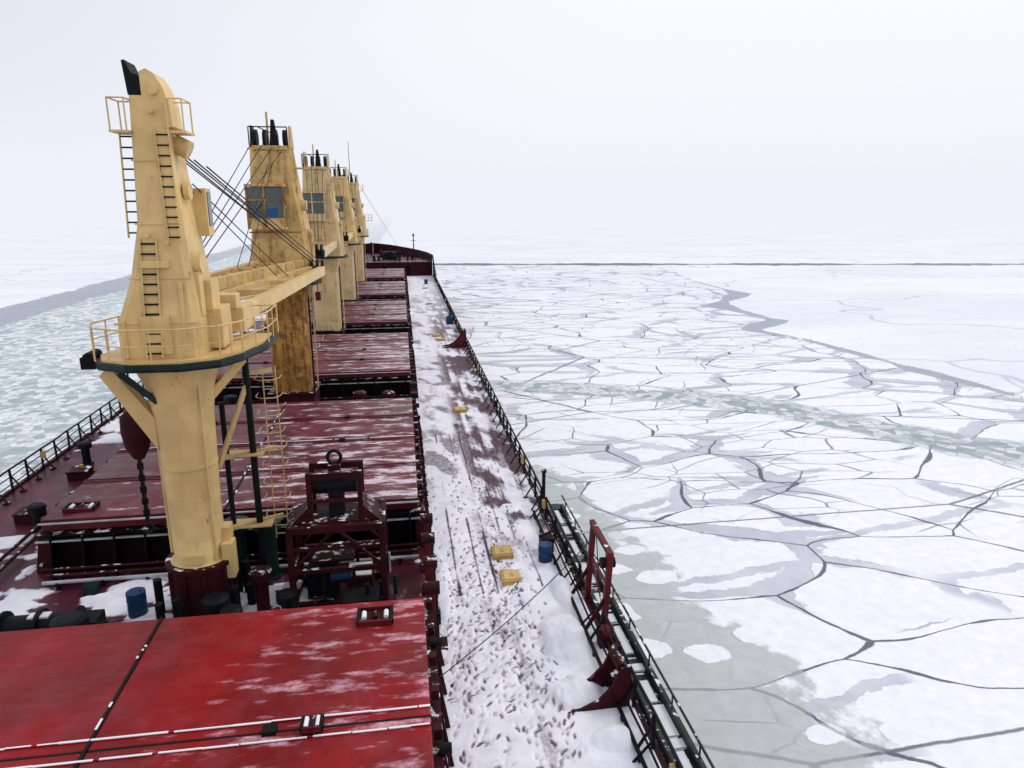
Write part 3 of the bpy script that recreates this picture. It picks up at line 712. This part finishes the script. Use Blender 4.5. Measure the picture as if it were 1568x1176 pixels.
    K.ladder((-.1,-1.32,8.95),(.0,-1.02,12.3),(.42,0,0),m,.3,.03,BLACK)
    K.ladder((.72,-1.02,12.2),(.68,-1.0,15.2),(.34,0,0),m,.3,.024,BLACK)
    for cx in(-.42,1.05):
        K.box((cx,-.5,15.15),(.5,.9,.06),m)
        for dy in(-.92,-.08): K.path([(cx-.22,dy,15.15),(cx-.22,dy,16.0),(cx+.2,dy,16.0),(cx+.2,dy,15.15)],.022,m,5)
        K.tube((cx-.22,-.92,16.0),(cx-.22,-.08,16.0),.022,m,5); K.tube((cx+.2,-.92,16.0),(cx+.2,-.08,16.0),.022,m,5)
    K.tube((.75,-.2,14.9),(1.15,-.2,14.7),.26,m,12)
    child(K,'ladders',e)
    K=B()
    x,yy=1.95,1.5
    K.tube((x-.1,yy-.6,0),(x-.1,yy-.6,8.7),.11,BLACK,8); K.tube((1.0,.9,0),(1.0,.9,7),.09,BLACK,8)
    K.ladder((x+.5,yy,1.8),(x+.5,yy,8.0),(.42,0,0),YEL2,.32,.022)
    for i in range(9):
        z=2.9+i*.6; cp=[(x+.5+.4*math.cos(t),yy-.38+.4*math.sin(t),z) for t in [math.pi*(1+j/6) for j in range(7)]]; K.path([(x+.1,yy,z)]+cp+[(x+.9,yy,z)],.016,YEL2,4)
    for z in(2.7,5.2,7.9): K.beam((.8,.4,z),(x+.6,yy-.1,z),.12,.12,YEL2)
    K.beam((.9,.2,5.0),(x-.1,yy-.6,7.6),.13,.13,YEL2); K.box((1.6,.9,2.68),(1.4,.7,.05),YEL2); K.box((1.6,.9,5.2),(1.2,.6,.05),YEL2)
    K.box((1.05,-.2,2.0),(.35,.5,1.2),m)
    child(K,'access_ladder',e)
    jib(e,(.2,1.6,9.7),(2.0,20.6,9.5),2.7,m,(.9,-.1,15.0),5,.8)
    K=B(); K.box((1.6,2.2,9.6),(.45,1.5,.8),m); K.box((.9,1.7,10.2),(1.5,.6,.45),m); child(K,'jib_hinge',e,.02)
    K=B(); hx,hy=-1.5,.3
    K.tube((hx,hy,8.6),(hx,hy,7.0),.03,WIRE)
    K.loft([ring(hx,hy,z,r,r*.55,14) for z,r in((7.0,.2),(6.8,.42),(6.3,.45),(5.8,.38),(5.4,.16))],DKRED,True)
    for i in range(11):
        z=5.35-i*.2; a=.09
        K.beam((hx-a*(i%2),hy-a*(1-i%2),z),(hx+a*(i%2)+.01,hy+a*(1-i%2),z),.06,.21,BLACK)
    K.path([(hx+.16*math.cos(t),hy,3.0+.16*math.sin(t)) for t in [math.pi*.5-j*math.pi/5 for j in range(8)]],.05,BLACK,6)
    child(K,'hook_block',e)

def crane_cab(y,m,headx,colm,ant=False,jl=19.6,blue=False):
    e=empty('deck_crane',(CR,y,0))
    K=B(); K.box((0,0,1.0),(2.7,2.7,2.0),DKRED); K.box((0,0,2.02),(2.9,2.9,.1),DKRED); child(K,'pedestal_base',e,.03)
    K=B(); K.loft([rect(-1.08,1.15,-1.1,1.1,2.07),rect(-1.1,1.18,-1.12,1.1,7.4),rect(-1.5,1.5,-1.4,1.4,8.6)],colm)
    K.box((-.2,-1.13,5),(.1,.08,5.4),colm); K.box((.6,-1.16,3.4),(.5,.1,.8),colm); K.tube((1.3,-.6,2),(1.3,-.6,8.6),.06,BLACK); K.ladder((1.45,0,2),(1.45,0,8.6),(0,.4,0),m)
    child(K,'column',e,.02)
    K=B(); out=[(2.2*math.cos(t)-.1,2.0*math.sin(t)) for t in [i*math.pi/6 for i in range(12)]]
    K.loft([[(a,b_,8.6) for a,b_ in out],[(a,b_,8.8) for a,b_ in out]],GREEN); platform_rail(K,out,8.8,m,.95); child(K,'platform',e)
    K=B()
    K.loft([rect(-1.85,1.75,-1.4,1.5,8.8),rect(-1.8,1.7,-1.4,1.5,9.6),rect(-1.5,1.45,-1.3,1.3,12),rect(-1.4,1.1,-1.2,1.1,14.4),rect(-1.3,.85,-1.0,.9,16.5)],m)
    K.box((.15,-1.36,10.6),(1.2,.12,1.5),m); K.box((-.5,-1.1,15.6),(.5,.3,1.2),m); K.box((1.55,.1,10.6),(.35,1.2,1.6),m)
    for z in(9.6,11.7,14.6,16.3): K.box((-.2,-1.3 if z<14 else -1.12,z),(2.9 if z<12 else 2.4,.14,.08),colm if z<12 else m)
    K.tube((1.15,-.7,13.2),(1.6,-.7,13.2),.3,m,12); K.tube((1.3,-.4,11.6),(1.75,-.4,11.6),.25,m,12)
    child(K,'tower_house',e,.03)
    K=B(); x0,x1=-1.5,.5; yf=-2.0
    K.box((-.5,-1.6,11.95),(2.1,.85,.12),m); K.box((-.5,-1.6,14.3),(2.15,.95,.14),m)
    for x in(x0,-.55,x1): K.beam((x,yf,12),(x,yf,14.25),.1,.1,colm)
    for x in(x0,x1):
        K.beam((x,yf,13.1),(x,-1.2,13.1),.08,.08,m); K.box((x,-1.6,13.1),(.03,.75,2.2),glass)
    K.beam((x0,yf,13.5),(x1,yf,13.5),.08,.08,colm); K.box((-.5,yf+.03,12.25),(2.0,.06,.5),m)
    K.box((-.5,yf+.06,13.1),(1.95,.03,2.2),glass)
    K.tube((-1.2,yf-.02,12.7),(-.7,yf-.02,13.3),.025,BLACK,5)
    if blue: K.box((-.15,yf+.02,12.8),(.5,.05,.5),BLUEG)
    child(K,'operator_cab',e,.01)
    K=B()
    for x in(-1.0,-.5,.1,.6): K.tube((x-.08,-.4,16.9),(x+.08,-.4,16.9),.5,BLACK,16)
    for x in(-1.25,.85): K.prism([(x,-1,16.4),(x,.6,16.4),(x,.1,17.6),(x,-.6,17.6)],(.08,0,0),BLACK if x<0 else m)
    K.prism([(-.2,-.9,16.5),(.3,-.9,16.5),(.1,-.9,17.9),(-.05,-.9,17.9)],(0,.3,0),BLACK)
    K.path([(-1.3,-.9,16.5),(-1.3,-.9,17.5),(.8,-.9,17.5),(.8,-.9,16.5)],.035,BLACK,5); K.tube((-.4,0,16.5),(-.4,0,18.4),.06,m,6); K.tube((-.8,-.9,17.5),(.3,-.9,17.0),.03,WIRE)
    K.box((1.2,-.2,15.3),(.8,1,.06),m); K.path([(1.6,-.6,15.3),(1.6,-.6,16.2),(1.6,.3,16.2),(1.6,.3,15.3)],.03,m,5)
    K.ladder((1.3,-.9,12.3),(1.0,-.8,16.3),(0,.4,0),m); K.box((2.2,0,11),(1.0,.8,.07),m); platform_rail(K,[(2.7,-.4),(2.7,.4),(1.7,.4)],11,m,.9,False)
    if ant:
        K.tube((-.2,0,17.5),(-.2,0,22.2),.05,WIRE,6,.03); K.tube((.6,0,17.0),(6.0,50,4.5),.03,WIRE,4)
    child(K,'masthead_sheaves',e)
    jib(e,(0,-1.7,9.9),(headx,-jl,10.2),2.3,m,(-.3,-.8,16.9),4,.9)
crane_near(22.4)
crane_cab(44.6,RUSTY,-1.0,RUSTC,False,17.0,True); crane_cab(67,BEIGE2,1.6,BEIGE2); crane_cab(89,BEIGE,1.6,BEIGE2); crane_cab(111,BEIGE2,1.6,BEIGE2,True)

# ------------------------------------------------------------ WORLD / LIGHT
w=bpy.data.worlds.new('World'); scn.world=w; w.use_nodes=True; nt=w.node_tree; nt.nodes.clear()
sun_el,sun_az=R(48),R(60)
sky=nd(nt,'ShaderNodeTexSky',sky_type='NISHITA',sun_disc=False,sun_elevation=sun_el,sun_rotation=sun_az)
b1=nd(nt,'ShaderNodeBackground',{'Color':sky.outputs[0],'Strength':.1})
tc=nd(nt,'ShaderNodeTexCoord').outputs['Generated']; sp=nd(nt,'ShaderNodeSeparateXYZ',{'Vector':tc})
g=M(nt,'ADD',M(nt,'MULTIPLY',sp.outputs[0],.75),M(nt,'MULTIPLY',sp.outputs[2],.12))
cl=NOISE(nt,MAP(nt,tc,(1,1,3)),1.3,4,.5)
g=M(nt,'ADD',g,M(nt,'MULTIPLY',M(nt,'SUBTRACT',cl,.5),.35))
col=MIX(nt,SS(nt,g,-.5,.3),(.72,.75,.86),(1.0,1.0,1.0))
b2=nd(nt,'ShaderNodeBackground',{'Color':col,'Strength':1.02})
mx=nd(nt,'ShaderNodeMixShader'); mx.inputs[0].default_value=.92
nt.links.new(b1.outputs[0],mx.inputs[1]); nt.links.new(b2.outputs[0],mx.inputs[2])
o=nd(nt,'ShaderNodeOutputWorld'); nt.links.new(mx.outputs[0],o.inputs[0])
sl=bpy.data.lights.new('sun','SUN'); sl.energy=1.0; sl.angle=R(20); sl.color=(1,.97,.93)
so=bpy.data.objects.new('sun',sl); scn.collection.objects.link(so)
d=Vector((math.sin(sun_az)*math.cos(sun_el),math.cos(sun_az)*math.cos(sun_el),math.sin(sun_el)))
so.rotation_euler=d.to_track_quat('Z','Y').to_euler()
scn.view_settings.view_transform='Standard'; scn.view_settings.look='None'; scn.view_settings.exposure=0

cam=bpy.data.cameras.new('camera'); co=bpy.data.objects.new('camera',cam); scn.collection.objects.link(co)
co.location=(0,0,13.2); co.rotation_euler=(R(90-14.2),0,R(-8.73)); cam.lens=24.8; cam.sensor_width=36; cam.clip_end=20000; cam.clip_start=.1
scn.camera=co
print('DONE')
